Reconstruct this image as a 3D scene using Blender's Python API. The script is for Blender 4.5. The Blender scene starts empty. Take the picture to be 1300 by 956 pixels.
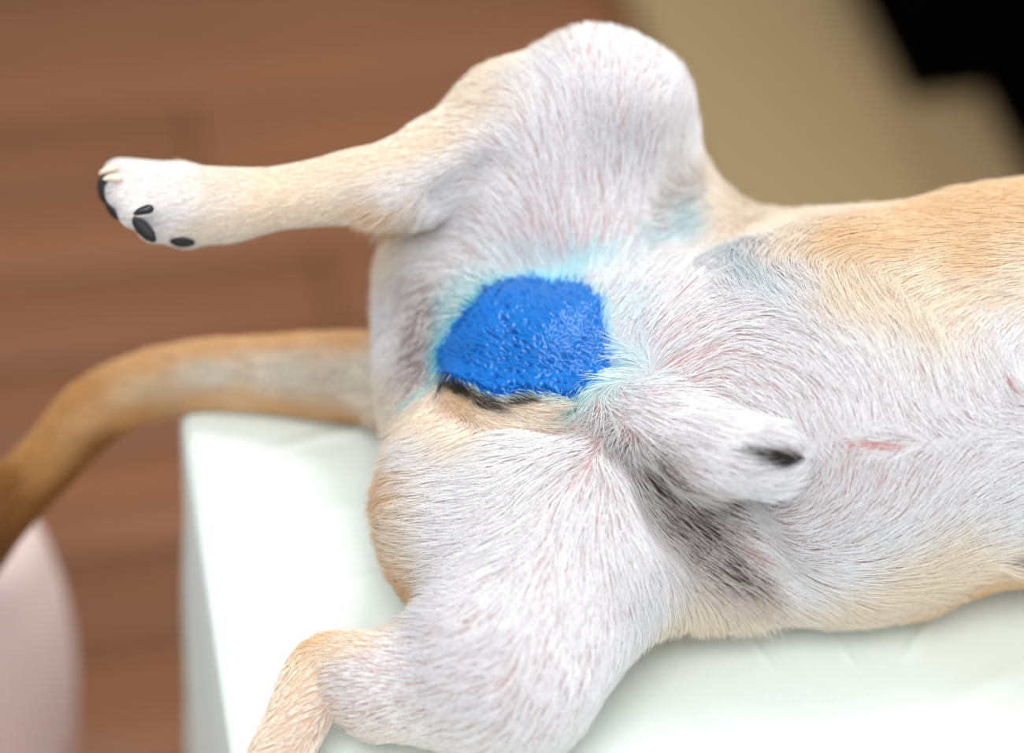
import bpy, bmesh, math, random
import numpy as np
from mathutils import Vector, Matrix, noise
from mathutils.bvhtree import BVHTree
from mathutils.kdtree import KDTree
random.seed(7)
rng = np.random.default_rng(7)
S = bpy.context.scene
COL = S.collection

# ------------------------------------------------------------------ camera
LENS, DIST = 85.0, 1.25
FPX = LENS / 36 * 1300
PITCH, ROLL = math.radians(45), math.radians(4)
TGT = np.array([0, 0, .10])
FWD = np.array([0, math.cos(PITCH), -math.sin(PITCH)])
CAM = TGT - DIST * FWD
_r0 = np.array([1., 0, 0]); _u0 = np.array([0, math.sin(PITCH), math.cos(PITCH)])
RIGHT = math.cos(ROLL) * _r0 + math.sin(ROLL) * _u0
UP = -math.sin(ROLL) * _r0 + math.cos(ROLL) * _u0
cd = bpy.data.cameras.new('camera'); cam = bpy.data.objects.new('camera', cd); COL.objects.link(cam)
cd.sensor_width = 36; cd.lens = LENS; cd.clip_start = .05
cam.matrix_world = Matrix(((RIGHT[0], UP[0], -FWD[0], CAM[0]), (RIGHT[1], UP[1], -FWD[1], CAM[1]),
                           (RIGHT[2], UP[2], -FWD[2], CAM[2]), (0, 0, 0, 1)))
cd.dof.use_dof = True; cd.dof.focus_distance = 1.185; cd.dof.aperture_fstop = 2.0
S.camera = cam

# ------------------------------------------------------------------ light, exposure
w = bpy.data.worlds.new('room_light'); S.world = w; w.use_nodes = True
w.node_tree.nodes['Background'].inputs[0].default_value = (.93, .97, 1, 1)
w.node_tree.nodes['Background'].inputs[1].default_value = .58
def area(name, loc, target, size, power, col):
    l = bpy.data.lights.new(name, 'AREA'); l.shape = 'RECTANGLE'; l.size, l.size_y = size
    l.energy = power; l.color = col
    o = bpy.data.objects.new(name, l); COL.objects.link(o); o.location = loc
    o.rotation_euler = (Vector(target) - Vector(loc)).to_track_quat('-Z', 'Y').to_euler()
    return o
area('window_light', (.45, .75, 2.3), (0, 0, 0), (1.3, 1.0), 39, (1, .995, .985))
area('front_fill_light', (-.2, -1.3, 2.1), (0, -.1, -.1), (1.1, .9), 33, (1, .99, .98))  # added fill from the camera side, brightens the near sheet and fur
vs = S.view_settings; S.display_settings.display_device = 'sRGB'
vs.view_transform = 'Standard'; vs.look = 'None'; vs.exposure = 0.16; vs.gamma = 1; vs.use_curve_mapping = False

# ------------------------------------------------------------------ helpers
def lin(c):
    c = np.asarray(c, float) / 255
    return np.where(c <= .04045, c / 12.92, ((c + .055) / 1.055) ** 2.4)
def rays(px, py):
    px = np.asarray(px, float); py = np.asarray(py, float)
    return FWD + RIGHT * ((px - 650) / FPX)[..., None] + UP * ((478 - py) / FPX)[..., None]
def at(px, py, z):                     # the point at height z that stands at this place of the photograph
    d = rays(px, py); return CAM + d * ((z - CAM[2]) / d[2])
def proj(P):
    q = P - CAM; dd = q @ FWD
    return 650 + FPX * (q @ RIGHT) / dd, 478 - FPX * (q @ UP) / dd
def mr(p, r): return r * float((np.asarray(p) - CAM) @ FWD) / FPX      # pixels -> metres there

def mat(name, col, rough=.6, spec=.3, bump=None):
    m = bpy.data.materials.new(name); m.use_nodes = True
    b = m.node_tree.nodes['Principled BSDF']
    b.inputs['Base Color'].default_value = (*lin(col), 1); b.inputs['Roughness'].default_value = rough
    b.inputs['Specular IOR Level'].default_value = spec
    if bump:
        nt = m.node_tree; n = nt.nodes.new('ShaderNodeTexNoise'); n.inputs['Scale'].default_value = bump[0]
        n.inputs['Detail'].default_value = 6
        tc = nt.nodes.new('ShaderNodeTexCoord'); nt.links.new(tc.outputs['Object'], n.inputs['Vector'])
        bp = nt.nodes.new('ShaderNodeBump'); bp.inputs['Strength'].default_value = bump[1]; bp.inputs['Distance'].default_value = .002
        nt.links.new(n.outputs['Fac'], bp.inputs['Height']); nt.links.new(bp.outputs[0], b.inputs['Normal'])
    return m
def link(name, me, m=None, parent=None, **props):
    o = bpy.data.objects.new(name, me); COL.objects.link(o)
    if m: me.materials.append(m)
    if parent: o.parent = parent
    for k, v in props.items(): o[k] = v
    return o
def npmesh(name, v, f, smooth=True):
    me = bpy.data.meshes.new(name); me.from_pydata([tuple(map(float, p)) for p in v], [], [tuple(map(int, q)) for q in f])
    if smooth: me.polygons.foreach_set('use_smooth', [True] * len(me.polygons))
    me.update(); return me
def bevbox(name, sx, sy, sz, bev=.004, seg=2):
    bm = bmesh.new(); bmesh.ops.create_cube(bm, size=1)
    bmesh.ops.scale(bm, vec=(sx, sy, sz), verts=bm.verts)
    bmesh.ops.bevel(bm, geom=bm.edges[:], offset=bev, segments=seg, affect='EDGES', profile=.5)
    me = bpy.data.meshes.new(name); bm.to_mesh(me); bm.free()
    me.polygons.foreach_set('use_smooth', [True] * len(me.polygons)); return me
def empty(name, loc, rz=0, **props):
    o = bpy.data.objects.new(name, None); COL.objects.link(o); o.location = loc; o.rotation_euler.z = rz
    o.empty_display_size = .05
    for k, v in props.items(): o[k] = v
    return o

# ---- smooth unions of rounded limbs on a grid, and the surface of the grid
def prim_d(P, a, b, ra, rb):
    ab = b - a; L = float(ab @ ab)
    q = P - a
    h = np.clip((q @ ab) / L, 0, 1) if L > 1e-12 else np.zeros(P.shape[:-1])
    return np.linalg.norm(q - h[..., None] * ab, axis=-1) - (ra + (rb - ra) * h)
def smin(d1, d2, k):
    h = np.maximum(k - np.abs(d1 - d2), 0) / k
    return np.minimum(d1, d2) - h * h * k * .25
class Field:
    def __init__(s, lo, hi, vx):
        s.lo = np.array(lo, float); s.vx = vx
        s.n = np.ceil((np.array(hi) - s.lo) / vx).astype(int) + 1
        s.g = np.full(tuple(s.n), .06, np.float32); s.reg = None
    def block(s, a, b, pad):
        mn = np.minimum(a, b) - pad; mx = np.maximum(a, b) + pad
        i0 = np.clip(((mn - s.lo) / s.vx).astype(int), 0, s.n); i1 = np.clip(((mx - s.lo) / s.vx).astype(int) + 2, 0, s.n)
        if (i1 <= i0).any(): return None, None
        ax = [s.lo[k] + s.vx * np.arange(i0[k], i1[k]) for k in range(3)]
        P = np.stack(np.meshgrid(*ax, indexing='ij'), -1)
        return (slice(i0[0], i1[0]), slice(i0[1], i1[1]), slice(i0[2], i1[2])), P
    def add(s, a, b, ra, rb, k, cut=False):
        sl, P = s.block(a, b, max(ra, rb) + .03)
        if sl is None: return
        d = prim_d(P, a, b, ra, rb).astype(np.float32)
        s.g[sl] = -smin(-s.g[sl], d, k) if cut else smin(s.g[sl], d, k)
    def sample(s, P):
        q = (P - s.lo) / s.vx
        i = np.clip(q.astype(int), 0, s.n - 2); f = np.clip(q - i, 0, 1)
        r = 0
        for dx in (0, 1):
            for dy in (0, 1):
                for dz in (0, 1):
                    wt = (f[:, 0] if dx else 1 - f[:, 0]) * (f[:, 1] if dy else 1 - f[:, 1]) * (f[:, 2] if dz else 1 - f[:, 2])
                    r = r + wt * s.g[i[:, 0] + dx, i[:, 1] + dy, i[:, 2] + dz]
        return r
    def grad(s, P, e=.002):
        g = np.stack([s.sample(P + d) - s.sample(P - d) for d in np.eye(3) * e], -1)
        return g / np.maximum(np.linalg.norm(g, axis=1, keepdims=True), 1e-9)
    def surface(s, smooth=2):
        g = s.g; ins = g < 0
        nx, ny, nz = g.shape
        cnt = np.zeros((nx - 1, ny - 1, nz - 1), np.int8)
        for dx in (0, 1):
            for dy in (0, 1):
                for dz in (0, 1):
                    cnt += ins[dx:nx - 1 + dx, dy:ny - 1 + dy, dz:nz - 1 + dz]
        cells = np.argwhere((cnt > 0) & (cnt < 8))
        idx = np.full(cnt.shape, -1, np.int32); idx[tuple(cells.T)] = np.arange(len(cells))
        acc = np.zeros((len(cells), 3)); num = np.zeros(len(cells))
        cor = [(a, b, c) for a in (0, 1) for b in (0, 1) for c in (0, 1)]
        val = {c: g[cells[:, 0] + c[0], cells[:, 1] + c[1], cells[:, 2] + c[2]].astype(float) for c in cor}
        for c0 in cor:
            for k in range(3):
                if c0[k]: continue
                c1 = tuple(1 if j == k else c0[j] for j in range(3))
                a, b = val[c0], val[c1]; m = (a < 0) != (b < 0)
                t = np.where(m, a / np.where(a == b, 1, a - b), 0)
                p = np.tile(np.array(c0, float), (len(cells), 1)); p[:, k] += t
                acc[m] += p[m]; num[m] += 1
        v = s.lo + s.vx * (cells + acc / num[:, None])
        F = []
        for k in range(3):
            sl0 = [slice(None)] * 3; sl1 = [slice(None)] * 3; sl0[k] = slice(0, -1); sl1[k] = slice(1, None)
            a, b = ins[tuple(sl0)], ins[tuple(sl1)]
            E = np.argwhere(a != b); o1, o2 = [(1, 2), (2, 0), (0, 1)][k]
            E = E[(E[:, o1] > 0) & (E[:, o2] > 0) & (E[:, o1] < g.shape[o1] - 1) & (E[:, o2] < g.shape[o2] - 1)]
            fl = a[tuple(E.T)]
            def q(d1, d2):
                X = E.copy(); X[:, o1] -= d1; X[:, o2] -= d2; return idx[tuple(X.T)]
            Q = np.stack([q(1, 1), q(0, 1), q(0, 0), q(1, 0)], 1)
            Q[~fl] = Q[~fl][:, ::-1]
            F.append(Q)
        F = np.concatenate(F)
        e = np.concatenate([F[:, [i, (i + 1) % 4]] for i in range(4)])
        for _ in range(smooth):
            sm = np.zeros_like(v); nn = np.zeros(len(v))
            for c in range(3): sm[:, c] = np.bincount(e[:, 0], v[e[:, 1], c], len(v)) + np.bincount(e[:, 1], v[e[:, 0], c], len(v))
            nn = np.bincount(e[:, 0], minlength=len(v)) + np.bincount(e[:, 1], minlength=len(v))
            v = v * .4 + .6 * sm / np.maximum(nn, 1)[:, None]
        return v, F

def spline(pts, n=6):
    P = np.array(pts, float); Q = np.vstack([2 * P[0] - P[1], P, 2 * P[-1] - P[-2]]); L = []
    for i in range(1, len(Q) - 2):
        for t in np.arange(n) / n:
            L.append(.5 * (2 * Q[i] + (Q[i + 1] - Q[i - 1]) * t + (2 * Q[i - 1] - 5 * Q[i] + 4 * Q[i + 1] - Q[i + 2]) * t * t
                           + (3 * Q[i] - Q[i - 1] - 3 * Q[i + 1] + Q[i + 2]) * t ** 3))
    return np.array(L + [P[-1]])
def tube(fld, pts, k=.015):
    """pts rows = x, y, z, radius in metres: one smooth tapering limb"""
    L = spline(pts); tmp = Field.__new__(Field); tmp.lo, tmp.vx, tmp.n = fld.lo, fld.vx, fld.n
    tmp.g = np.full_like(fld.g, .06)
    for p, q in zip(L[:-1], L[1:]):
        sl, P = tmp.block(p[:3], q[:3], max(p[3], q[3]) + .03)
        if sl is None: continue
        tmp.g[sl] = np.minimum(tmp.g[sl], prim_d(P, p[:3], q[:3], p[3], q[3]))
        if fld.reg is not None: fld.reg.append((p[:3], q[:3], p[3], q[3], .003, False))
    fld.g = smin(fld.g, tmp.g, k)

# ------------------------------------------------------------------ floor
FLOOR = -.75
AX = math.radians(14.3)                                         # the room's own axes, as the table stands
fm = mat('floor_board', (120, 78, 56), .5, .3)
nt = fm.node_tree; b = nt.nodes['Principled BSDF']
tc = nt.nodes.new('ShaderNodeTexCoord'); oi = nt.nodes.new('ShaderNodeObjectInfo')
mp = nt.nodes.new('ShaderNodeMapping'); mp.inputs['Scale'].default_value = (1.6, 26, 1)
ad = nt.nodes.new('ShaderNodeVectorMath'); ad.operation = 'ADD'
cm = nt.nodes.new('ShaderNodeCombineXYZ'); mu = nt.nodes.new('ShaderNodeMath'); mu.operation = 'MULTIPLY'; mu.inputs[1].default_value = 40
nt.links.new(oi.outputs['Random'], mu.inputs[0]); nt.links.new(mu.outputs[0], cm.inputs[0]); nt.links.new(mu.outputs[0], cm.inputs[1])
nt.links.new(tc.outputs['Object'], mp.inputs[0]); nt.links.new(mp.outputs[0], ad.inputs[0]); nt.links.new(cm.outputs[0], ad.inputs[1])
ns = nt.nodes.new('ShaderNodeTexNoise'); ns.inputs['Scale'].default_value = 1.5; ns.inputs['Detail'].default_value = 5
nt.links.new(ad.outputs[0], ns.inputs['Vector'])
rp = nt.nodes.new('ShaderNodeValToRGB')
rp.color_ramp.elements[0].position = .28; rp.color_ramp.elements[0].color = (*lin((118, 76, 50)), 1)
rp.color_ramp.elements[1].position = .75; rp.color_ramp.elements[1].color = (*lin((142, 94, 63)), 1)
nt.links.new(ns.outputs['Fac'], rp.inputs[0])
hv = nt.nodes.new('ShaderNodeHueSaturation'); mr2 = nt.nodes.new('ShaderNodeMapRange')
mr2.inputs['To Min'].default_value = .86; mr2.inputs['To Max'].default_value = 1.12
nt.links.new(oi.outputs['Random'], mr2.inputs['Value']); nt.links.new(mr2.outputs[0], hv.inputs['Value'])
nt.links.new(rp.outputs[0], hv.inputs['Color']); nt.links.new(hv.outputs[0], b.inputs['Base Color'])
floor = link('floor', bevbox('floor', 5.2, 5.4, .05), mat('floor_underlay', (60, 40, 30), .9), kind='structure')
floor.location = (0, .9, FLOOR - .045)
plank_me = bevbox('floor_plank', 1.196, .126, .018, .0015, 1); plank_me.materials.append(fm)
fa = AX + math.radians(1)
for j in range(34):
    off = random.random() * 1.2
    for i in range(4):
        u = (i - 2) * 1.2 + off; v_ = (j - 13) * .129
        x = u * math.cos(fa) - v_ * math.sin(fa); y = .9 + u * math.sin(fa) + v_ * math.cos(fa) - .9 + .35
        if abs(x) > 1.75 or not -1.3 < y < 3.1: continue
        o = bpy.data.objects.new('floor_plank', plank_me); COL.objects.link(o); o.parent = floor
        o.matrix_parent_inverse = Matrix.Translation((0, -.9, -(FLOOR - .045)))
        o.location = (x, y, FLOOR - .009 + random.uniform(-.0004, .0004)); o.rotation_euler.z = fa

# the far wall of the room, above the top of the picture
wall = link('wall_back', bevbox('wall_back', 5.2, .1, 2.7, .004), mat('wall_paint', (226, 220, 208), .8, .2, (60, .1)), kind='structure'); wall.location = (0, 3.55, FLOOR - .02 + 1.35)
base = link('baseboard_back', bevbox('baseboard_back', 5.2, .018, .09, .004), mat('baseboard_paint', (232, 228, 220), .5, .3), kind='structure'); base.location = (0, 3.491, FLOOR + .045)

# ------------------------------------------------------------------ beige platform and black cabinet beyond the table
e1 = np.array([math.sin(AX), -math.cos(AX), 0]); e2 = np.array([math.cos(AX), math.sin(AX), 0])   # towards us / to the right
def slab(name, corner, along, across, h, m, parent=None, z0=FLOOR, bev=.006, **props):
    # box whose front left foot is corner, running back along -e1 and right along e2
    c = np.array([corner[0], corner[1], 0]) - e1 * along / 2 + e2 * across / 2
    o = link(name, bevbox(name, across, along, h, bev), m, parent, **props)
    o.location = (c[0], c[1], z0 + h / 2); o.rotation_euler.z = AX
    return o
beige = mat('beige_fabric', (158, 136, 100), .85, .15, (240, .3))
beige2 = mat('beige_board', (146, 124, 92), .8, .15, (240, .3))
black = mat('black_lacquer', (7, 7, 8), .9, .0)
pl = empty('platform', (.33, 1.2, FLOOR), label='low beige platform on the wooden floor beyond the table, left of the black cabinet', category='platform')
def local(o, root): o.parent = root; o.matrix_parent_inverse = Matrix.Translation(-Vector(root.location))
k1 = at(870, 165, FLOOR + .05); k2 = at(1140, 165, FLOOR + .05)
wid = float((k2 - k1) @ e2)
front = k1 + e1 * .35
o = slab('upper_step', front, 1.3, wid, .05, beige); local(o, pl)
o = slab('lower_step', front + e2 * (wid + .001), 1.3, .34, .03, beige2); local(o, pl)
cb = empty('cabinet', (.75, 1.6, FLOOR + .03), label='black boxy cabinet blurred in the top right corner beyond the beige platform', category='cabinet')
q1 = at(1150, 128, FLOOR + .03); q2 = at(1275, 104, FLOOR + .03)
o = slab('cabinet_body', q1, .5, .089, .34, black, z0=FLOOR + .0312); local(o, cb)
o = slab('cabinet_body', q1 + e2 * .090 + e1 * .3, .8, .42, .34, black, z0=FLOOR + .0312); local(o, cb)
o = slab('cabinet_top', q1 + e2 * .088 + e1 * .305, .81, .43, .02, black, z0=FLOOR + .3722); local(o, cb)

# ------------------------------------------------------------------ table and its white sheet
A = at(243, 523, 0)
TW, TD, TOPZ = 1.15, .62, -.002
tm = mat('table_laminate', (205, 208, 205), .4, .4)
steel = mat('table_steel', (150, 152, 155), .3, .5)
tb = empty('examination_table', (*(A + e2 * TW / 2 + e1 * TD / 2)[:2], FLOOR), AX, label='examination table hidden under the white sheet, on grey legs', category='table')
o = link('tabletop', bevbox('tabletop', TW - .012, TD - .012, .06, .006), tm, tb); o.location = (0, 0, -FLOOR - .035)
for sx in (-1, 1):
    for sy in (-1, 1):
        o = link('leg', bevbox('leg', .04, .04, -FLOOR - .066, .004), steel, tb); o.location = (sx * (TW / 2 - .06), sy * (TD / 2 - .06), (-FLOOR - .066) / 2)
# sheet: a cloth grid over the top, falling over the sides with a slight flare
shm = mat('sheet_fabric', (242, 252, 247), .75, .2, (900, .25))
sb = shm.node_tree.nodes['Principled BSDF']
sb.inputs['Subsurface Weight'].default_value = 0.0
def cloth_axis(L, drop, n_in, n_out):
    a = np.concatenate([np.linspace(-drop, 0, n_out, endpoint=False), np.linspace(0, L, n_in), np.linspace(L, L + drop, n_out + 1)[1:]])
    return a
DROP = .42
U = cloth_axis(TW, DROP, 560, 34); V = cloth_axis(TD, DROP, 300, 34)
def fold_line(P, a, b, amp, wd):
    a = np.array(a); b = np.array(b); ab = b - a; h = np.clip(((P - a) @ ab) / (ab @ ab), 0, 1)
    d = np.linalg.norm(P - a - h[..., None] * ab, axis=-1); return amp * np.exp(-(d / wd) ** 2) * np.sin(np.clip(h, .02, .98) * math.pi) ** .5
sv = []
gu, gv = np.meshgrid(U, V, indexing='ij')
ou = np.where(gu < 0, -gu, np.where(gu > TW, gu - TW, 0)); ov = np.where(gv < 0, -gv, np.where(gv > TD, gv - TD, 0))
out = np.maximum(ou, ov)
cu = np.clip(gu, 0, TW); cv = np.clip(gv, 0, TD)
r = .006
lip = r * (1 - np.exp(-out / r))
flare = .022 * out * (1 - .5 * out / DROP)
wav = .0006 * np.sin(gv * 34 + 1.0) * np.clip(out / DROP, 0, 1) * (ou > 0) + .006 * np.sin(gu * 27) * np.clip(out / DROP, 0, 1) * (ov > 0)
du = np.sign(gu - TW / 2) * np.where(ou > 0, lip + flare + wav, 0); dv = np.sign(gv - TD / 2) * np.where(ov > 0, lip + flare + wav, 0)
X = cu + du; Y = cv + dv
Z = -np.maximum(out - lip, 0) * np.where((ou > 0) & (ov > 0), .98, 1.0)
P2 = np.stack([A[0] + e2[0] * X + e1[0] * Y, A[1] + e2[1] * X + e1[1] * Y], -1)
rel = 0
for (a, b_, amp, wd) in [((290, 783), (480, 724), .0022, .0028), ((325, 576), (470, 540), .0022, .004), ((940, 792), (985, 850), .0012, .0014),
                         ((1150, 838), (1176, 790), .0022, .0028), ((1055, 796), (1090, 850), .001, .0014), ((265, 600), (420, 575), .0012, .006),
                         ((330, 660), (470, 640), .0012, .008), ((1185, 905), (1300, 845), .0014, .008)]:
    rel = rel + fold_line(P2, at(*a, 0)[:2], at(*b_, 0)[:2], amp, wd)
nz = np.array([[noise.noise((p[0] * 9, p[1] * 9, .3)) for p in row] for row in P2])
Z = Z + np.where(out == 0, rel - .0012 + .0008 * nz, 0)
SV = np.stack([P2[..., 0], P2[..., 1], Z], -1).reshape(-1, 3)
ni, nj = gu.shape
II, JJ = np.meshgrid(np.arange(ni - 1), np.arange(nj - 1), indexing='ij')
q = (II * nj + JJ).ravel(); SF = np.stack([q, q + 1, q + nj + 1, q + nj], 1)
sheet = link('table_sheet', npmesh('table_sheet', SV, SF), shm, label='white sheet draped over the table under the dog', category='sheet')

# ------------------------------------------------------------------ the person beside the table: a bare pale leg
skin_m = mat('pale_skin', (248, 222, 218), .5, .3, (120, .1))
sbn = skin_m.node_tree.nodes['Principled BSDF']; sbn.inputs['Subsurface Weight'].default_value = .15; sbn.inputs['Subsurface Radius'].default_value = (.01, .004, .003)
kn = at(-24, 672, -.22)
pf = Field((kn[0] - .62, kn[1] - .22, FLOOR - .01), (kn[0] + .2, kn[1] + .30, kn[2] + .13), .007)
ft = np.array([kn[0] - .01, kn[1] + .035, FLOOR + .075])
V3 = lambda x, y, z: np.array([x, y, z], float)
tube(pf, [(*(kn + V3(*d)), r_) for d, r_ in [((-.60, .10, .0), .085), ((-.35, .05, .0), .075), ((-.12, .015, -.004), .056), ((-.02, 0, -.012), .047), ((0, 0, -.05), .045),
          ((.0, .006, -.12), .049), ((-.004, .014, -.20), .048), ((-.008, .024, -.32), .037), ((-.01, .035, ft[2] - kn[2]), .031)]], .01)
pf.add(ft, ft + V3(-.035, .01, -.045), .030, .028, .02)                       # heel
pf.add(ft, ft + V3(.11, -.03, -.047), .034, .026, .02)                        # instep
for i, (dx, dy, rr) in enumerate([(.165, -.020, .015), (.17, -.046, .011), (.162, -.062, .010), (.152, -.076, .009), (.138, -.088, .0085)]):
    pf.add(ft + V3(.10, -.02 - .012 * i, -.052), ft + V3(dx, dy, -.062 + rr * .2), .016, rr, .006)
pv, pfc = pf.surface(3)
pe = empty('person', (ft[0], ft[1], FLOOR), label='person beside the table, only a bare pale leg in view behind the dog tail', category='person')
o = link('bare_leg', npmesh('bare_leg', pv, pfc), skin_m); local(o, pe)

# ------------------------------------------------------------------ the dog's body
VX = .0026
body = Field((-.36, -.26, -.16), (.84, .24, .33), VX)
PR = body.reg = []                                                       # every limb that has been added (for finding the surface while building)
def limb(p, q, k=.02, cut=False):
    """p, q = (px, py, z, radius in px): a tapering round limb from p to q"""
    a, b = at(*p[:3]), at(*q[:3]); ra, rb = mr(a, p[3]), mr(b, q[3])
    body.add(a, b, ra, rb, k, cut); PR.append((a, b, ra, rb, k, cut))
def chain(pts, k=.015):
    tube(body, [(*at(*p[:3]), mr(at(*p[:3]), p[3])) for p in pts], k)
def fdist(P):
    d = np.array(.06)
    for a, b, ra, rb, k, cut in PR:
        pd = prim_d(P, a, b, ra, rb); d = -smin(-d, pd, k) if cut else smin(d, pd, k)
    return float(d)
def surf(px, py):
    dr = rays(px, py); dr = dr / np.linalg.norm(dr); t = .7
    for _ in range(200):
        d = fdist(CAM + dr * t)
        if d < .0003: break
        t += d * .8
    p = CAM + dr * t
    n = np.array([fdist(p + e) - fdist(p - e) for e in np.eye(3) * .001]); return p, n / np.linalg.norm(n)
# trunk
limb((905, 540, .078, 205), (1060, 527, .090, 242), .02)
limb((1060, 527, .090, 242), (1280, 488, .100, 241), .02)
limb((1280, 488, .100, 241), (1560, 455, .112, 265), .02)
limb((622, 468, .075, 140), (905, 540, .078, 190), .03)
# far thigh and knee
limb((588, 368, .085, 108), (640, 330, .10, 116), .02)
limb((650, 350, .095, 120), (690, 225, .145, 104), .02)
limb((742, 112, .195, 64), (785, 132, .192, 68), .02)
limb((690, 225, .145, 104), (765, 140, .185, 80), .02)
limb((784, 142, .185, 74), (795, 240, .14, 74), .02)
limb((768, 250, .14, 94), (770, 360, .11, 110), .02)
limb((690, 185, .168, 78), (700, 280, .132, 100), .02)
limb((790, 165, .170, 74), (797, 240, .14, 74), .02)
limb((838, 236, .132, 36), (916, 350, .105, 58), .040)
limb((935, 345, .105, 54), (1060, 402, .10, 102), .04)
# far shank, hock, foot
limb((755, 112, .19, 62), (648, 150, .180, 60), .018)
limb((648, 150, .180, 60), (530, 218, .172, 44), .018)
chain([(560, 200, .174, 48), (530, 218, .172, 48), (492, 236, .168, 53), (450, 238, .166, 46), (402, 245, .163, 40), (345, 253, .160, 38), (285, 261, .156, 46), (225, 260, .152, 48)], .010)
limb((528, 248, .155, 42), (493, 291, .135, 14), .01)
# near thigh and leg
limb((600, 645, .068, 122), (655, 660, .072, 130), .02)
limb((604, 560, .066, 108), (650, 560, .070, 120), .02)
limb((612, 712, .062, 104), (660, 740, .062, 110), .018)
limb((745, 680, .072, 130), (640, 838, .060, 128), .018)
limb((640, 850, .055, 100), (490, 874, .045, 60), .015)
chain([(560, 864, .047, 62), (480, 866, .045, 58), (412, 852, .040, 44), (372, 925, .030, 38), (330, 1010, .022, 36), (300, 1090, .018, 34)], .014)
# fold from the near knee to the flank
limb((770, 690, .075, 112), (915, 742, .045, 46), .02)
# chest, neck, head and fore legs, beyond the right edge of the photograph
tube(body, [(.37, .0, .112, .105), (.45, .0, .110, .10), (.52, .01, .095, .075), (.58, .02, .075, .058), (.64, .03, .065, .054)], .03)
tube(body, [(.64, .03, .065, .054), (.70, .035, .062, .050), (.755, .03, .052, .032), (.80, .028, .048, .022)], .02)
for sy in (-1, 1):
    tube(body, [(.47, sy * .075, .12, .048), (.50, sy * .11, .15, .036), (.45, sy * .13, .19, .024), (.42, sy * .125, .22, .019), (.40, sy * .12, .235, .021)], .02)
    tube(body, [(.65, .03 + sy * .05, .05, .016), (.635, .03 + sy * .085, .03, .020), (.63, .03 + sy * .10, .015, .008)], .012)
# flank on the near side
limb((900, 690, .05, 96), (1140, 650, .055, 124), .02)
# groin groove between belly and near thigh
gp = [surf(*p) for p in ((815, 572), (868, 635), (922, 692), (975, 742))]
for (p, n), (p2, n2), r1, r2 in zip(gp[:-1], gp[1:], (.012, .019, .016), (.019, .016, .010)):
    a, b = p + n * .003, p2 + n2 * .003
    body.add(a, b, r1, r2, .02, True); PR.append((a, b, r1, r2, .02, True))
# hip crease behind the hock
a, n = surf(560, 252); b, n2 = surf(640, 218)
body.add(a + n * .002, b + n2 * .003, .006, .003, .016, True)
# rest on the table: flatten the underside
zz = body.lo[2] + VX * np.arange(body.n[2])
body.g = np.maximum(body.g, (.0025 - zz)[None, None, :].astype(np.float32))
# sheath and scrotal fold, laid on the surface found so far
def bump(pts, k=.010):
    L = []
    for px, py, r_, off in pts:
        p, n = surf(px, py); rr = mr(p, r_); L.append((p + n * rr * off, rr))
    for (p, r1), (q, r2) in zip(L[:-1], L[1:]):
        body.add(p, q, r1, r2, k); PR.append((p, q, r1, r2, k, False))
bump([(690, 440, 84, -.55), (640, 425, 74, -.55)], .02)
bump([(765, 508, 26, .1), (830, 530, 41, .30), (905, 560, 49, .55), (972, 576, 47, .75)], .010)
bump([(582, 496, 16, -.1), (625, 514, 24, -.05), (690, 514, 26, -.1), (738, 506, 22, -.2)], .010)
bump([(1284, 478, 7, -.1), (1287, 480, 7, -.1)], .004); bump([(1276, 716, 8, -.1), (1279, 716, 8, -.1)], .004)
# toes of the lifted foot
for p, q in [((232, 240, .155, 30), (153, 224, .156, 21)), ((215, 248, .160, 30), (155, 244, .163, 19)), ((222, 262, .158, 32), (172, 268, .160, 20)),
             ((225, 275, .150, 32), (196, 288, .150, 18)), ((240, 283, .146, 28), (238, 295, .143, 16))]:
    limb(p, q, .006)
# tail
chain([(520, 486, .036, 64), (488, 480, .034, 58), (387, 476, .024, 49), (329, 475, .021, 44), (262, 476, .017, 41), (190, 490, .006, 40), (125, 521, -.008, 40),
       (68, 578, -.03, 36), (5, 645, -.06, 37), (-45, 725, -.09, 33), (-80, 830, -.12, 24), (-90, 900, -.135, 12)], .012)
BV, BF = body.surface(3)
bvh = BVHTree.FromPolygons([Vector(p) for p in BV], [tuple(map(int, f)) for f in BF])
def hit(px, py):
    d = rays(px, py); d = d / np.linalg.norm(d)
    l, n, i, t = bvh.ray_cast(Vector(CAM), Vector(d))
    if l is None:                                             # beside the outline: the nearest skin
        z0 = CAM + d * 1.2; l, n, i, t = bvh.find_nearest(Vector(z0))
    return np.array(l), np.array(n)

# ------------------------------------------------------------------ coat: colour, length and lie of the hair
W_, C_, T_, TD_, TT, GH = (243, 242, 244), (244, 231, 213), (236, 204, 163), (226, 180, 128), (222, 178, 126), (196, 188, 188)
G_, BR_, D_ = (222, 214, 200), (150, 96, 42), (44, 38, 36)
PK, GR, SHADE, TN = (182, 152, 152), (120, 108, 108), (66, 50, 48), (214, 186, 154)  # third tone: groove skin, darkened to paint its shade in
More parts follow.
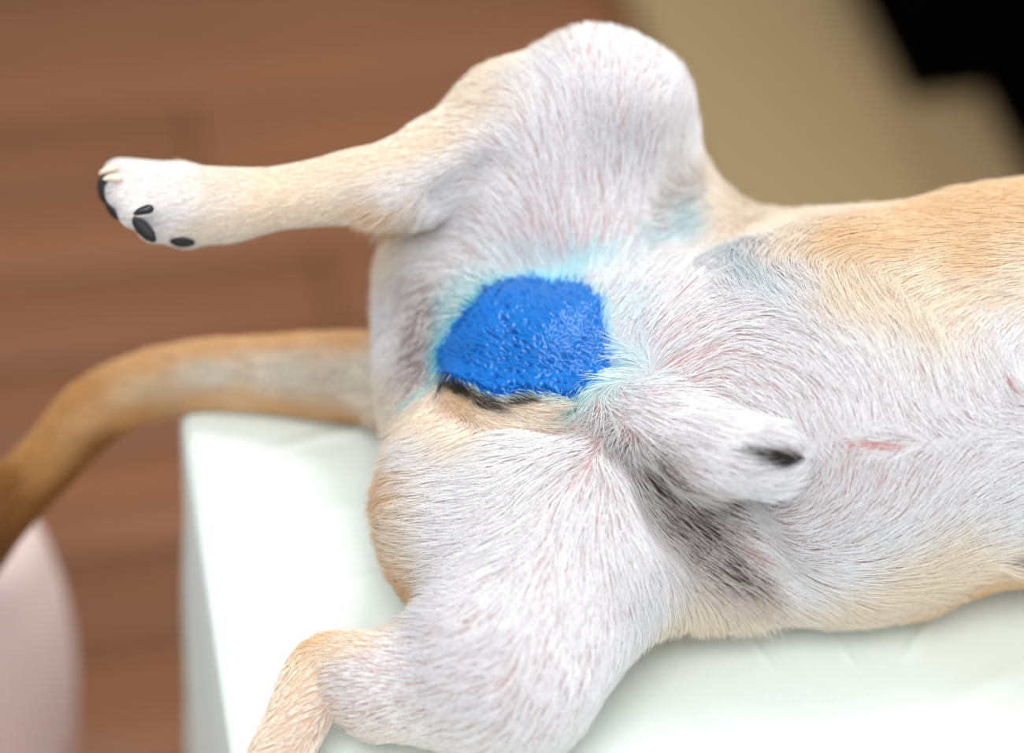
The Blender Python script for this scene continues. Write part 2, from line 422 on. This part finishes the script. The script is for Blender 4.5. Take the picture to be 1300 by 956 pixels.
# place in the photo, lie of the hair there (root to tip), length mm, density, hair colour, skin colour
CTL = [
 # far thigh
 (700, 90, -.5, -.5, 11, 1, W_, PK), (760, 60, .2, -.9, 9, 1, W_, PK), (830, 90, .4, -.8, 9, 1, W_, PK), (868, 160, .1, -1, 10, 1, W_, PK),
 (780, 150, 0, -1, 10, 1, W_, PK), (700, 170, -.15, -1, 10, 1, W_, PK), (640, 190, -.75, -.45, 10, 1, W_, PK), (610, 130, -.9, .1, 10, 1, C_, PK),
 (660, 75, -.85, .2, 9, 1, C_, TN), (580, 160, -1, .2, 9, 1, C_, PK), (800, 230, .0, -1, 11, .9, W_, PK), (720, 250, -.1, -1, 11, .8, W_, PK),
 (650, 270, -.6, -.7, 11, .8, W_, PK), (590, 290, -1, -.1, 11, .9, W_, PK), (700, 320, -.15, -1, 11, .6, W_, PK), (770, 310, .2, -1, 11, .6, W_, PK),
 (640, 330, -.5, -.8, 10, .6, W_, PK), (885, 200, .0, -1, 12, 1, W_, PK),
 # buttock and bare grey skin beside the patch
 (480, 350, -.8, .6, 12, 1.2, T_, TN), (510, 310, -.9, .4, 12, 1.2, C_, PK), (550, 330, -1, .2, 10, .9, W_, PK), (520, 370, -.6, .6, 8, .8, GH, GR),
 (535, 400, -.3, .8, 5, .55, GH, GR), (515, 440, -.5, .7, 5, .55, GH, GR), (540, 460, -.5, .8, 5, .55, GH, GR), (492, 400, -.7, .8, 13, 1.2, W_, PK),
 (497, 440, -.5, .8, 12, 1.2, W_, PK), (488, 480, -.6, .7, 12, 1.2, C_, PK), (486, 520, -.9, .4, 12, 1.1, C_, PK), (575, 370, -.5, -.3, 7, .7, W_, GR),
 (500, 550, -.9, .4, 12, 1, C_, PK), (545, 520, -.8, .6, 12, 1, C_, PK), (530, 580, -1, .2, 12, 1, W_, PK), (482, 610, -.7, .6, 12, 1.2, T_, TN),
 (484, 670, -.8, .1, 13, 1.2, T_, TN), (505, 735, -.8, -.4, 13, 1.2, T_, TN), (512, 690, -.9, -.1, 12, 1.1, C_, PK), (520, 775, -.7, -.5, 12, 1.2, TD_, TN),
 # fold of the scrotum and in front of it
 (580, 500, .8, .4, 5, 1.2, T_, TN), (620, 512, .8, .3, 5, 1.2, C_, TN), (640, 530, .9, .2, 8, 1.3, C_, TN), (700, 525, .9, -.1, 11, 1.3, C_, TN), (600, 545, -.4, .25, 12, 1, C_, PK),
 (660, 560, -1, .1, 12, 1, W_, PK), (740, 525, -.7, .3, 11, 1, W_, PK),
 # near thigh: hair fans out from the groin
 (780, 548, -1, -.1, 12, .9, W_, PK), (735, 560, -.9, .35, 12, .9, W_, PK), (600, 610, -1, .15, 12, 1, W_, PK), (690, 600, -.75, .6, 12, 1, W_, PK),
 (780, 590, .3, .9, 12, .9, W_, PK), (730, 640, -.3, 1, 12, 1, W_, PK), (640, 680, -.8, .4, 12, 1, W_, PK), (570, 680, -1, .1, 12, 1, W_, PK),
 (560, 760, -1, .05, 11, 1, W_, PK), (650, 760, -.5, .8, 11, 1, W_, PK), (730, 740, -.1, 1, 11, 1, W_, PK), (800, 680, .35, .9, 12, 1, W_, PK),
 (820, 760, .1, 1, 11, 1, W_, PK), (700, 840, -.3, .9, 9, 1, W_, PK), (600, 840, -.9, .3, 9, 1, W_, PK), (520, 840, -1, .1, 8, 1, W_, PK),
 (440, 820, -1, .1, 7, 1, C_, TN), (400, 815, -.9, .4, 7, 1, T_, TN), (370, 850, -.5, .9, 6, 1, C_, TN), (450, 850, -1, .1, 7, 1, W_, PK), (780, 820, -.2, 1, 9, 1, W_, PK),
 # groove and fringe under the belly; groove shade painted into dark skin and greyed hair
 (845, 632, .7, .65, 12, .35, (206, 199, 198), SHADE), (890, 680, .7, .65, 12, .35, (206, 199, 198), SHADE), (935, 722, .75, .55, 12, .35, (206, 199, 198), SHADE), (812, 585, .7, .6, 12, .35, (206, 199, 198), SHADE), (840, 592, .8, .5, 12, .35, (206, 199, 198), SHADE), (868, 618, .85, .45, 12, .35, (206, 199, 198), SHADE), (905, 640, .92, .35, 12, .35, (206, 199, 198), SHADE), (940, 662, .98, .15, 12, .55, W_, (120, 98, 96)), (775, 553, .5, .6, 12, .35, (206, 199, 198), SHADE), (960, 745, .75, .6, 12, .5, GH, SHADE),
 (880, 770, .1, 1, 13, 1.2, C_, TN), (950, 775, .5, .8, 13, 1.2, C_, TN), (1050, 772, .7, .5, 12, 1.2, C_, TN), (1150, 765, .8, .1, 11, 1.2, C_, TN), (1150, 780, .8, .1, 11, 1.2, C_, TN), (1255, 748, .9, -.2, 11, 1.2, T_, TN),
 # belly, near half; first entry still carries the groove's painted shade
 (915, 688, .85, .45, 12, .35, (206, 199, 198), SHADE), (985, 655, .95, -.25, 12, .75, W_, PK), (960, 700, .9, .3, 12, .7, W_, PK), (1010, 700, .98, -.05, 12, .85, W_, PK), (1020, 640, .6, -.75, 11, .75, W_, PK), (1065, 670, .75, -.65, 12, .85, W_, PK),
 (1055, 600, .05, -1, 10, .7, W_, PK), (1090, 620, .2, -1, 10, .75, W_, PK), (1120, 690, .75, -.6, 12, .9, W_, PK), (1060, 725, .95, .0, 12, .95, W_, PK), (1000, 745, .9, .3, 12, 1, W_, PK), (1110, 745, .95, -.1, 12, 1, C_, PK),
 (1150, 620, .35, -.95, 11, .8, W_, PK), (1190, 590, .5, -.7, 11, .8, W_, PK), (1190, 660, .6, -.8, 11, .9, W_, PK), (1180, 720, .85, -.4, 11, 1, C_, PK), (1260, 620, .8, -.5, 11, 1, W_, PK), (1280, 670, .85, -.4, 11, 1, W_, PK), (1290, 720, .9, -.1, 11, 1, C_, PK),
 # belly, far half
 (820, 420, .75, -.65, 14, .5, W_, PK), (790, 460, -.9, .1, 12, .6, W_, PK), (760, 340, .5, -.85, 12, .6, W_, PK), (850, 360, .75, -.6, 13, .6, W_, PK), (870, 450, .5, -.3, 12, .55, W_, PK),
 (920, 400, .95, -.1, 13, .7, W_, PK), (960, 430, .95, .3, 13, .8, W_, PK), (940, 480, .8, .5, 12, .7, W_, PK), (1010, 460, .7, .7, 12, .8, W_, PK),
 (1020, 520, .3, .95, 11, .7, W_, PK), (1060, 440, .6, .8, 12, .9, W_, PK), (1100, 500, .1, 1, 11, .9, W_, PK), (1140, 430, .2, 1, 12, 1, W_, PK), (1100, 560, 1, .05, 9, .7, W_, PK),
 (1180, 540, .5, .5, 10, .9, W_, PK), (1200, 460, .3, .9, 11, 1, W_, PK), (1280, 540, 1, .1, 11, 1, W_, PK), (1270, 440, .4, .7, 11, 1, W_, PK), (850, 500, .9, .2, 12, .8, W_, PK),
 # fold from the knee and the tan flank
 (900, 240, -.7, .5, 13, 1, W_, PK), (903, 226, -.6, -.7, 11, 1.2, C_, TN), (916, 250, -.7, -.5, 11, 1.2, C_, TN), (932, 262, -.9, -.2, 11, 1.2, C_, TN), (965, 268, -1, .1, 10, 1.2, C_, TN), (890, 280, -.75, .5, 13, .9, W_, PK), (940, 310, -.4, .9, 13, 1, W_, PK), (925, 340, .35, .8, 13, .9, W_, PK), (985, 350, .5, .75, 13, 1, W_, PK),
 (950, 285, -.3, .8, 11, 1, C_, TN), (1010, 300, -.5, .6, 11, 1, C_, TN), (1000, 280, -.9, .3, 10, 1, C_, TN), (1080, 300, -.9, .3, 10, 1, T_, TN), (1070, 350, .2, .9, 12, 1, C_, TN), (1110, 365, .6, .8, 12, 1, C_, TN), (1160, 400, .4, .9, 12, 1, C_, TN),
 (1150, 310, -1, .1, 10, 1, T_, TN), (1220, 270, -1, .05, 10, 1, T_, TN), (1250, 330, -1, .1, 10, 1, T_, TN), (1220, 380, -.8, .5, 11, 1, C_, TN), (1290, 260, -1, .05, 10, 1, T_, TN), (1290, 360, -1, .2, 10, 1, C_, TN), (1180, 350, -.9, .4, 11, 1, C_, TN), (1290, 410, -.6, .6, 11, 1, W_, TN),
 # sheath
 (790, 515, .8, .3, 9, 1.2, W_, PK), (860, 540, .9, .35, 10, 1.4, W_, PK), (930, 545, .95, .25, 10, 1.4, W_, PK), (1000, 550, .8, .4, 9, 1.4, W_, PK), (900, 595, .9, .25, 10, 1.4, W_, PK), (970, 605, .9, -.1, 9, 1.4, W_, PK),
 # shank, hock, foot
 (560, 215, -1, .3, 9, 1, W_, (228, 216, 208)), (540, 180, -1, .3, 8, 1, C_, (228, 206, 178)), (500, 190, -1, .2, 7, 1, C_, (228, 206, 178)), (500, 250, -.9, .35, 8, 1, W_, (228, 216, 208)), (440, 205, -1, .15, 6, 1, C_, (228, 206, 178)), (440, 250, -1, .1, 6.5, 1, C_, (228, 216, 208)),
 (440, 275, -1, .1, 6, 1, C_, (228, 206, 178)), (350, 225, -1, .05, 5.5, 1, C_, (228, 206, 178)), (350, 270, -1, .1, 6, 1, C_, (228, 206, 178)), (290, 230, -1, .1, 6, 1.1, C_, (228, 216, 208)), (270, 290, -1, .15, 6, 1.1, C_, (228, 216, 208)), (210, 225, -1, .1, 6, 1.2, W_, (228, 216, 208)),
 (220, 270, -1, .15, 6.5, 1.2, W_, (228, 216, 208)), (170, 250, -1, .2, 4.5, 1.2, W_, (228, 216, 208)), (150, 215, -1, .1, 3, 1.2, W_, (228, 216, 208)), (150, 235, -1, .1, 3, 1.2, W_, (228, 216, 208)), (150, 268, -1, .1, 3, 1.2, W_, (228, 216, 208)), (494, 296, -.6, .8, 6, 1, T_, (228, 206, 178)), (520, 275, -.5, .8, 8, 1, C_, (228, 206, 178)), (560, 255, -.9, .4, 10, 1, W_, (228, 216, 208)),
 # tail
 (470, 430, -1, .0, 10, 1.2, TT, TN), (470, 480, -1, .02, 12, 1.2, G_, GR), (470, 530, -1, -.05, 11, 1.2, (206, 154, 92), TN), (380, 432, -1, .02, 10, 1.2, TT, TN), (380, 475, -1, .0, 12, 1.2, G_, GR), (380, 520, -1, -.05, 11, 1.2, TT, TN),
 (290, 440, -1, .1, 10, 1.2, TT, TN), (290, 475, -1, .05, 12, 1.2, G_, GR), (290, 510, -1, .02, 11, 1.2, TT, TN), (200, 460, -.95, .25, 10, 1.2, TT, TN), (200, 490, -.95, .25, 11, 1.2, (222, 198, 164), TN), (190, 520, -.9, .3, 11, 1.2, (206, 154, 92), TN),
 (120, 490, -.8, .6, 10, 1.2, (206, 154, 92), TN), (125, 520, -.8, .6, 11, 1.2, TT, TN), (140, 550, -.75, .6, 11, 1.2, BR_, TN), (60, 550, -.7, .75, 10, 1.2, (206, 154, 92), TN), (75, 580, -.7, .75, 11, 1.2, (206, 154, 92), TN), (90, 600, -.7, .75, 11, 1.2, BR_, TN),
 (15, 610, -.6, .8, 11, 1.2, BR_, TN), (30, 640, -.6, .8, 11, 1.2, BR_, TN), (5, 670, -.6, .8, 11, 1.2, (120, 74, 30), TN),
]
KP, KN, KT, KA = [], [], [], []
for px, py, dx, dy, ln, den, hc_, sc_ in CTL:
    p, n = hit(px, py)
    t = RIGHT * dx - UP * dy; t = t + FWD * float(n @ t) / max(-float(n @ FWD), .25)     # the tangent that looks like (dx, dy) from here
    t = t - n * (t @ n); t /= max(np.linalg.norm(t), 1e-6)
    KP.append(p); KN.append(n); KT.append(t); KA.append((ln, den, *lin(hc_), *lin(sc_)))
# the back, the outer sides and the front half: tan
for x, y, z, t in [(-.15, .02, .02, (-1, 0, 0)), (.0, .09, .02, (-1, 0, 0)), (.1, .10, .03, (-1, 0, 0)), (.2, .11, .04, (-1, 0, 0)), (.33, .13, .05, (-1, 0, 0)), (-.02, .20, .17, (-.6, .3, -.5)), (.03, .22, .20, (-.6, .3, -.5)),
                   (-.08, .16, .15, (-1, 0, -.2)), (.09, .12, .10, (-1, 0, .3)), (.13, .12, .08, (-1, 0, .2)), (-.15, .14, .14, (-1, 0, 0)), (.05, .18, .14, (-.7, 0, -.6)), (.1, -.13, .005, (-1, 0, 0)), (.25, -.13, .01, (-1, 0, 0)), (.4, -.13, .04, (-1, 0, 0)), (.5, .12, .05, (-1, 0, 0))]:
    l, n, i_, d_ = bvh.find_nearest(Vector((x, y, z))); n = np.array(n); t = np.array(t, float); t -= n * (t @ n); t /= np.linalg.norm(t)
    KP.append(np.array(l)); KN.append(n); KT.append(t); KA.append((10, 1, *lin(T_), *lin(TN)))
KP, KN, KT, KA = map(np.array, (KP, KN, KT, KA))
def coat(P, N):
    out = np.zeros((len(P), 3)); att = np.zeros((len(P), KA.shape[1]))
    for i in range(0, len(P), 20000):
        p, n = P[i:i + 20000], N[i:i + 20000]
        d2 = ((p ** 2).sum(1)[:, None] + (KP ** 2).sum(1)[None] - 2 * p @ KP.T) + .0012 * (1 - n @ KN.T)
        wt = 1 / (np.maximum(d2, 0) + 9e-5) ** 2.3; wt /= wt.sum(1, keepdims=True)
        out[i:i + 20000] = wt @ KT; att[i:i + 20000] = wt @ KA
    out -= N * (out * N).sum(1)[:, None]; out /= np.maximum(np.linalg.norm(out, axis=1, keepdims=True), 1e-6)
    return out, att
# markings: place, radius px (along, across), tilt, colour, strength, softness
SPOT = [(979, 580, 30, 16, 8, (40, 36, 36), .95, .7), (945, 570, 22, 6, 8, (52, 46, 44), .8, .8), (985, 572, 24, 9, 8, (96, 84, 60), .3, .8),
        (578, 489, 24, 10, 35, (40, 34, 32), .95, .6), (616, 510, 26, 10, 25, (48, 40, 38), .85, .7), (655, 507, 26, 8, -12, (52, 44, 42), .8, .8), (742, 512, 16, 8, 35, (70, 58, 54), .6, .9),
        (1292, 715, 20, 9, 10, (84, 76, 76), .6, .9), (1276, 474, 6, 9, 20, (196, 140, 140), .8, .8), (855, 463, 9, 5, 10, (214, 130, 120), .7, .9), (950, 466, 4, 4, 0, (180, 120, 140), .6, .9),
        (882, 275, 24, 26, 0, (120, 214, 224), .35, 1), (735, 338, 60, 14, -20, (120, 214, 228), .4, 1), (600, 370, 40, 26, -30, (90, 208, 214), .3, 1), (792, 400, 30, 60, -10, (150, 220, 236), .25, 1),
        (560, 425, 14, 50, 10, (80, 190, 200), .35, 1), (532, 500, 26, 6, -35, (90, 200, 214), .45, 1), (690, 335, 70, 26, 0, (150, 222, 234), .25, 1), (770, 490, 30, 14, -25, (130, 216, 216), .3, 1), (735, 510, 22, 8, -10, (120, 214, 214), .35, 1), (800, 460, 40, 24, 0, (176, 228, 240), .4, 1), (935, 330, 50, 20, 40, (190, 230, 236), .35, 1), (838, 308, 40, 10, -25, (140, 214, 226), .4, 1),
        (1090, 566, 60, 6, 2, (222, 150, 144), .55, 1)]
SP = [(hit(x, y)[0], x, y, *r_) for x, y, *r_ in SPOT]
def spots(P, col, hairy=True):
    px, py = proj(P)
    for p0, x, y, a, b, ti, c, st, so in SP:
        near = np.linalg.norm(P - p0, axis=1) < max(a, b) * 4.2e-4 * 1.9
        ct, sn = math.cos(math.radians(ti)), math.sin(math.radians(ti))
        u = ((px - x) * ct + (py - y) * sn) / a; v = (-(px - x) * sn + (py - y) * ct) / b
        m = np.clip((1 + so * .6 - np.sqrt(u * u + v * v)) / (so * 1.2), 0, 1) * st * near
        if hairy: m = np.where(rng.random(len(P)) < m * 1.1, np.minimum(m * 1.4, 1), m * .5)
        col = col * (1 - m[:, None]) + lin(c) * m[:, None]
    return col
POLY = np.array([(557, 445), (566, 428), (579, 410), (590, 396), (603, 384), (618, 366), (641, 357), (660, 353), (677, 352), (700, 357), (720, 357), (742, 364), (760, 379), (765, 406), (773, 437), (783, 457), (774, 471),
                 (751, 485), (731, 500), (709, 503), (690, 498), (668, 496), (650, 499), (632, 501), (615, 497), (596, 487), (573, 478), (556, 471)], float)
def poly_sd(px, py):                     # signed distance in px, negative inside
    P = np.stack([px, py], 1); d = np.full(len(P), 1e9); ins = np.zeros(len(P), bool)
    for a, b in zip(POLY, np.roll(POLY, -1, 0)):
        ab = b - a; h = np.clip(((P - a) @ ab) / (ab @ ab), 0, 1); d = np.minimum(d, np.linalg.norm(P - a - h[:, None] * ab, axis=1))
        c = (a[1] > P[:, 1]) != (b[1] > P[:, 1]); xi = a[0] + (P[:, 1] - a[1]) / (b[1] - a[1] if b[1] != a[1] else 1e-9) * ab[0]
        ins ^= c & (P[:, 0] < xi)
    return np.where(ins, -d, d)
PC, _n = hit(665, 425)

dog = empty('dog', (.05, 0, .0), label='white and tan dog lying on its back on the white sheet, shaved groin sprayed blue', category='dog')
# skin
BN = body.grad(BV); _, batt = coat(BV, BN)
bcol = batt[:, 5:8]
_sd = np.where((np.linalg.norm(BV - PC, axis=1) < .075) & ((BN @ FWD) < .1), poly_sd(*proj(BV)), 999)
_k = np.clip((16 - _sd) / 12, 0, 1)[:, None] * .55; bcol = bcol * (1 - _k) + lin((70, 190, 205)) * _k
_k = np.clip((6 - _sd) / 5, 0, 1)[:, None]; bcol = bcol * (1 - _k) + lin((0, 104, 200)) * _k
bcol = spots(BV, bcol, False)
me = npmesh('body', BV, BF)
ca = me.color_attributes.new('skin_colour', 'FLOAT_COLOR', 'POINT'); ca.data.foreach_set('color', np.hstack([bcol, np.ones((len(bcol), 1))]).astype(np.float32).ravel())
body_m = mat('dog_skin', (205, 190, 188), .6, .2, (700, .3))
nt = body_m.node_tree; an = nt.nodes.new('ShaderNodeAttribute'); an.attribute_name = 'skin_colour'
nt.links.new(an.outputs['Color'], nt.nodes['Principled BSDF'].inputs['Base Color'])
o = link('body', me, body_m); local(o, dog)

# hair
def make_fur(name, N, xlim, parent, **props):
    tri = np.concatenate([BF[:, [0, 1, 2]], BF[:, [0, 2, 3]]]); a, b, c = (BV[tri[:, i]] for i in range(3))
    ar = np.linalg.norm(np.cross(b - a, c - a), axis=1) * ((a[:, 2] > .004) | (a[:, 0] < -.17)) * (a[:, 0] > xlim[0]) * (a[:, 0] < xlim[1])
    cs = np.cumsum(ar); k = np.searchsorted(cs, rng.random(N) * cs[-1]); k = np.minimum(k, len(tri) - 1)
    u, v = rng.random(N), rng.random(N); f = u + v > 1; u[f], v[f] = 1 - u[f], 1 - v[f]
    P = a[k] + u[:, None] * (b - a)[k] + v[:, None] * (c - a)[k]
    Nn = body.grad(P)
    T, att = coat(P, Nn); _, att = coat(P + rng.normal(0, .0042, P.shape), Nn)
    keep = rng.random(N) < (att[:, 1] / 1.25) ** 1.35
    P, Nn, T, att = P[keep], Nn[keep], T[keep], att[keep]; N = len(P)
    L = att[:, 0] * np.where(att[:, 0] > 10, 1.5e-3, np.where(att[:, 0] > 8, 1.25e-3, 1e-3)) * rng.uniform(.65, 1.2, N)
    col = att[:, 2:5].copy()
    px, py = proj(P); sd = poly_sd(px, py); near = (np.linalg.norm(P - PC, axis=1) < .075) & ((Nn @ FWD) < .1)
    sd = np.where(near, sd, 999) + rng.normal(0, 3.5, N)
    blue = sd < 0; halo = (sd >= 0) & (sd < 15)
    col[blue] = lin((0, 94, 180)) * rng.uniform(.75, 1.25, (blue.sum(), 1))
    hm = (1 - sd[halo] / 15)[:, None] * rng.uniform(.1, .9, (halo.sum(), 1)); col[halo] = col[halo] * (1 - hm) + lin((60, 196, 210)) * hm * 1.0
    col = np.where(blue[:, None], col, spots(P, col))
    L = np.where(blue, .004 * rng.uniform(.5, 1.2, N), L); L = np.where(halo & (sd < 8), np.minimum(L, .007), L)
    wet = blue.astype(float)
    B = np.cross(Nn, T)
    # low waves and single hairs out of line
    wv = np.sin(P @ np.array([310., 170, 240])) * np.sin(P @ np.array([-190., 330, 150]) + 1.3)
    an_ = rng.normal(0, .11, N) + .12 * wv
    D = T * np.cos(an_)[:, None] + B * np.sin(an_)[:, None]
    lift = np.clip(rng.normal(.24, .09, N), .06, .6)
    lift = np.where(blue, lift * .6, lift)
    col = col * rng.uniform(.86, 1.04, (N, 1))
    # locks: neighbours lean to a common leading hair
    M = max(N // 10, 1); gi = rng.choice(N, M, replace=False); kd = KDTree(M)
    for i_, q_ in enumerate(P[gi].tolist()): kd.insert(q_, i_)
    kd.balance()
    lead = gi[np.array([kd.find(q_)[1] for q_ in P.tolist()])]
    K = 5; pts = np.zeros((N, K, 3))
    for j in range(K):
        t = j / (K - 1)
        pts[:, j] = P + L[:, None] * (D * t + Nn * (lift * (t - .55 * t * t))[:, None])
    off = pts[lead] - pts; dist = np.linalg.norm(off[:, -1], axis=1)
    kf = np.where(dist < .006, .42, 0) * rng.uniform(.4, 1, N)
    for j in range(1, K): pts[:, j] += off[:, j] * (kf * (j / (K - 1)) ** 1.2)[:, None]
    for j in range(1, K):                                     # stay outside the skin and above the sheet
        q = pts[:, j]; d = body.sample(q); need = .0007 + .0009 * j / K
        m = d < need; q[m] += body.grad(q[m]) * (need - d[m])[:, None]
        s_ = (q[:, 2] < .0012) & (q[:, 0] > -.17); q[s_, 2] = .0012
        pts[:, j] = q
    hc = bpy.data.hair_curves.new(name); hc.add_curves([K] * N)
    hc.position_data.foreach_set('vector', pts.astype(np.float32).ravel())
    ra = hc.attributes.new('radius', 'FLOAT', 'POINT')
    prof = np.array([.9, 1, .9, .65, .15]); rad = (.000105 * rng.uniform(.7, 1.3, N) * np.where(blue, 1.3, 1))[:, None] * prof
    ra.data.foreach_set('value', rad.astype(np.float32).ravel())
    cc = hc.attributes.new('hair_colour', 'FLOAT_COLOR', 'CURVE'); cc.data.foreach_set('color', np.hstack([np.clip(col, 0, 1), np.ones((N, 1))]).astype(np.float32).ravel())
    ww = hc.attributes.new('wet', 'FLOAT', 'CURVE'); ww.data.foreach_set('value', wet.astype(np.float32))
    o = link(name, hc, fur_m, **props); local(o, parent); return o
fur_m = mat('dog_hair', (240, 238, 236), .5, .35)
nt = fur_m.node_tree; b = nt.nodes['Principled BSDF']
an = nt.nodes.new('ShaderNodeAttribute'); an.attribute_name = 'hair_colour'; nt.links.new(an.outputs['Color'], b.inputs['Base Color'])
aw = nt.nodes.new('ShaderNodeAttribute'); aw.attribute_name = 'wet'
mp = nt.nodes.new('ShaderNodeMapRange'); mp.inputs['To Min'].default_value = .5; mp.inputs['To Max'].default_value = .12
nt.links.new(aw.outputs['Fac'], mp.inputs['Value']); nt.links.new(mp.outputs[0], b.inputs['Roughness'])
make_fur('fur', 520000, (-.4, .46), dog, kind='stuff', label='short white and tan fur, thin on the belly and blue where sprayed')

# the blue spray: a thin wet film that lies on the skin, matted into small wet locks
gx, gy = np.arange(546, 796, 1.25), np.arange(342, 514, 1.25)
GX, GY = np.meshgrid(gx, gy, indexing='ij'); sd = poly_sd(GX.ravel(), GY.ravel()).reshape(GX.shape)
vid = np.full(GX.shape, -1, int); FVt = []
for i in range(len(gx)):
    for j in range(len(gy)):
        x, y = GX[i, j], GY[i, j]
        e = sd[i, j] + 5 * noise.noise((x * .16, y * .16, 1.7)) + 3 * noise.noise((x * .5, y * .3, 5.2))
        if e > 1.5: continue
        p, n = hit(x, y)
        if np.linalg.norm(p - PC) > .075: continue
        t = min(max(-e / 7, 0), 1); t = t * t * (3 - 2 * t)
        wx = x + 5 * noise.noise((x * .03, y * .03, 2)); wy = y + 5 * noise.noise((x * .03, y * .03, 7))
        r1 = 1 - 2 * abs(noise.noise((wx * .085 + wy * .05, wy * .17 - wx * .08, 3.1))); r2 = noise.noise((wx * .30, wy * .42, 9.0))
        h = -.0006 + t * (.0015 + .00105 * r1 + .00045 * r2 + .0005 * noise.noise((x * .025, y * .025, 4.4)) + .0011 * math.exp(-((y - 414 + (x - 690) * .62) / 13) ** 2 - ((x - 715) / 48) ** 2))
        vid[i, j] = len(FVt); FVt.append(p + n * h)
q = np.stack([vid[:-1, :-1], vid[:-1, 1:], vid[1:, 1:], vid[1:, :-1]], -1).reshape(-1, 4); q = q[(q >= 0).all(1)]
blue_m = mat('wet_blue_dye', (0, 102, 186), .12, .15, (1500, .2))
bb = blue_m.node_tree.nodes['Principled BSDF']; bb.inputs['Coat Weight'].default_value = .5; bb.inputs['Coat Roughness'].default_value = .05
o = link('spray_patch', npmesh('spray_patch', FVt, q), blue_m, label='glossy wet bright blue antiseptic spray'); local(o, dog)

# pads and claws of the lifted foot
pad_m = mat('paw_pad', (34, 34, 38), .55, .4, (900, .5)); claw_m = mat('claw_horn', (238, 220, 196), .35, .45); dark_m = mat('dark_claw', (40, 42, 48), .3, .5)
def blob(name, px, py, rx, ry, rz, tilt, m, z=None, sink=.3, lab=None):
    p, n = hit(px, py) if z is None else (at(px, py, z), -FWD)
    d = RIGHT * math.cos(math.radians(tilt)) - UP * math.sin(math.radians(tilt)); d = d - n * (d @ n); d /= np.linalg.norm(d); b_ = np.cross(n, d)
    bm = bmesh.new(); bmesh.ops.create_icosphere(bm, subdivisions=4, radius=1)
    s_ = 4.0e-4; nn = Vector(n)
    for v in bm.verts:
        k = 1 + .06 * noise.noise(v.co * 2.5)
        c = v.co * k; w_ = p + d * c.x * rx * s_ + b_ * c.y * ry * s_ + n * (c.z * rz * s_ + rz * s_ * (1 - 2 * sink) * .5)
        v.co = Vector(w_)
    me = bpy.data.meshes.new(name); bm.to_mesh(me); bm.free(); me.polygons.foreach_set('use_smooth', [True] * len(me.polygons))
    o = link(name, me, m); local(o, dog)
    if lab: o['label'] = lab
blob('paw_pad', 135, 241, 20, 11, 13, 82, pad_m, .154)
blob('paw_pad', 146, 264, 17, 10, 12, 62, pad_m, .152)
blob('paw_pad', 183, 291, 21, 9, 11, 48, pad_m, .1575)
blob('paw_pad', 231, 306, 17, 8, 10, 6, pad_m, .1455)
def claw(px, py, ang, ln, r0, m, lab, z=None):
    p, n = hit(px, py) if z is None else (at(px, py, z), -FWD); d = RIGHT * math.cos(math.radians(ang)) - UP * math.sin(math.radians(ang)) - FWD * .15; d /= np.linalg.norm(d)
    u = np.cross(d, FWD); u /= np.linalg.norm(u); w_ = np.cross(d, u); V_, F_ = [], []; n_s, n_r = 8, 12
    for i in range(n_s + 1):
        t = i / n_s; c = p - n * r0 * 4e-4 * .5 + d * (t - .25) * ln * 4e-4 + u * (t * t) * ln * 4e-4 * .25
        r = r0 * 4e-4 * (1 - t ** 2.2) ** .5 * min(1, .35 + t * 4) + 1e-5
        for k in range(n_r):
            a = 2 * math.pi * k / n_r; V_.append(c + u * r * .75 * math.cos(a) + w_ * r * math.sin(a))
    for i in range(n_s):
        for k in range(n_r): F_.append((i * n_r + k, i * n_r + (k + 1) % n_r, (i + 1) * n_r + (k + 1) % n_r, (i + 1) * n_r + k))
    F_.append(tuple(range(n_r))[::-1])
    o = link('claw', npmesh('claw', V_, F_), m, label=lab); local(o, dog)
claw(143, 213, 176, 26, 7.5, claw_m, 'cream claw on the uppermost toe', .168)
claw(149, 225, 192, 25, 7.5, claw_m, 'pale pinkish claw on the second toe', .175)
claw(188, 265, 180, 26, 8.5, dark_m, 'dark claw on the third toe', .177)
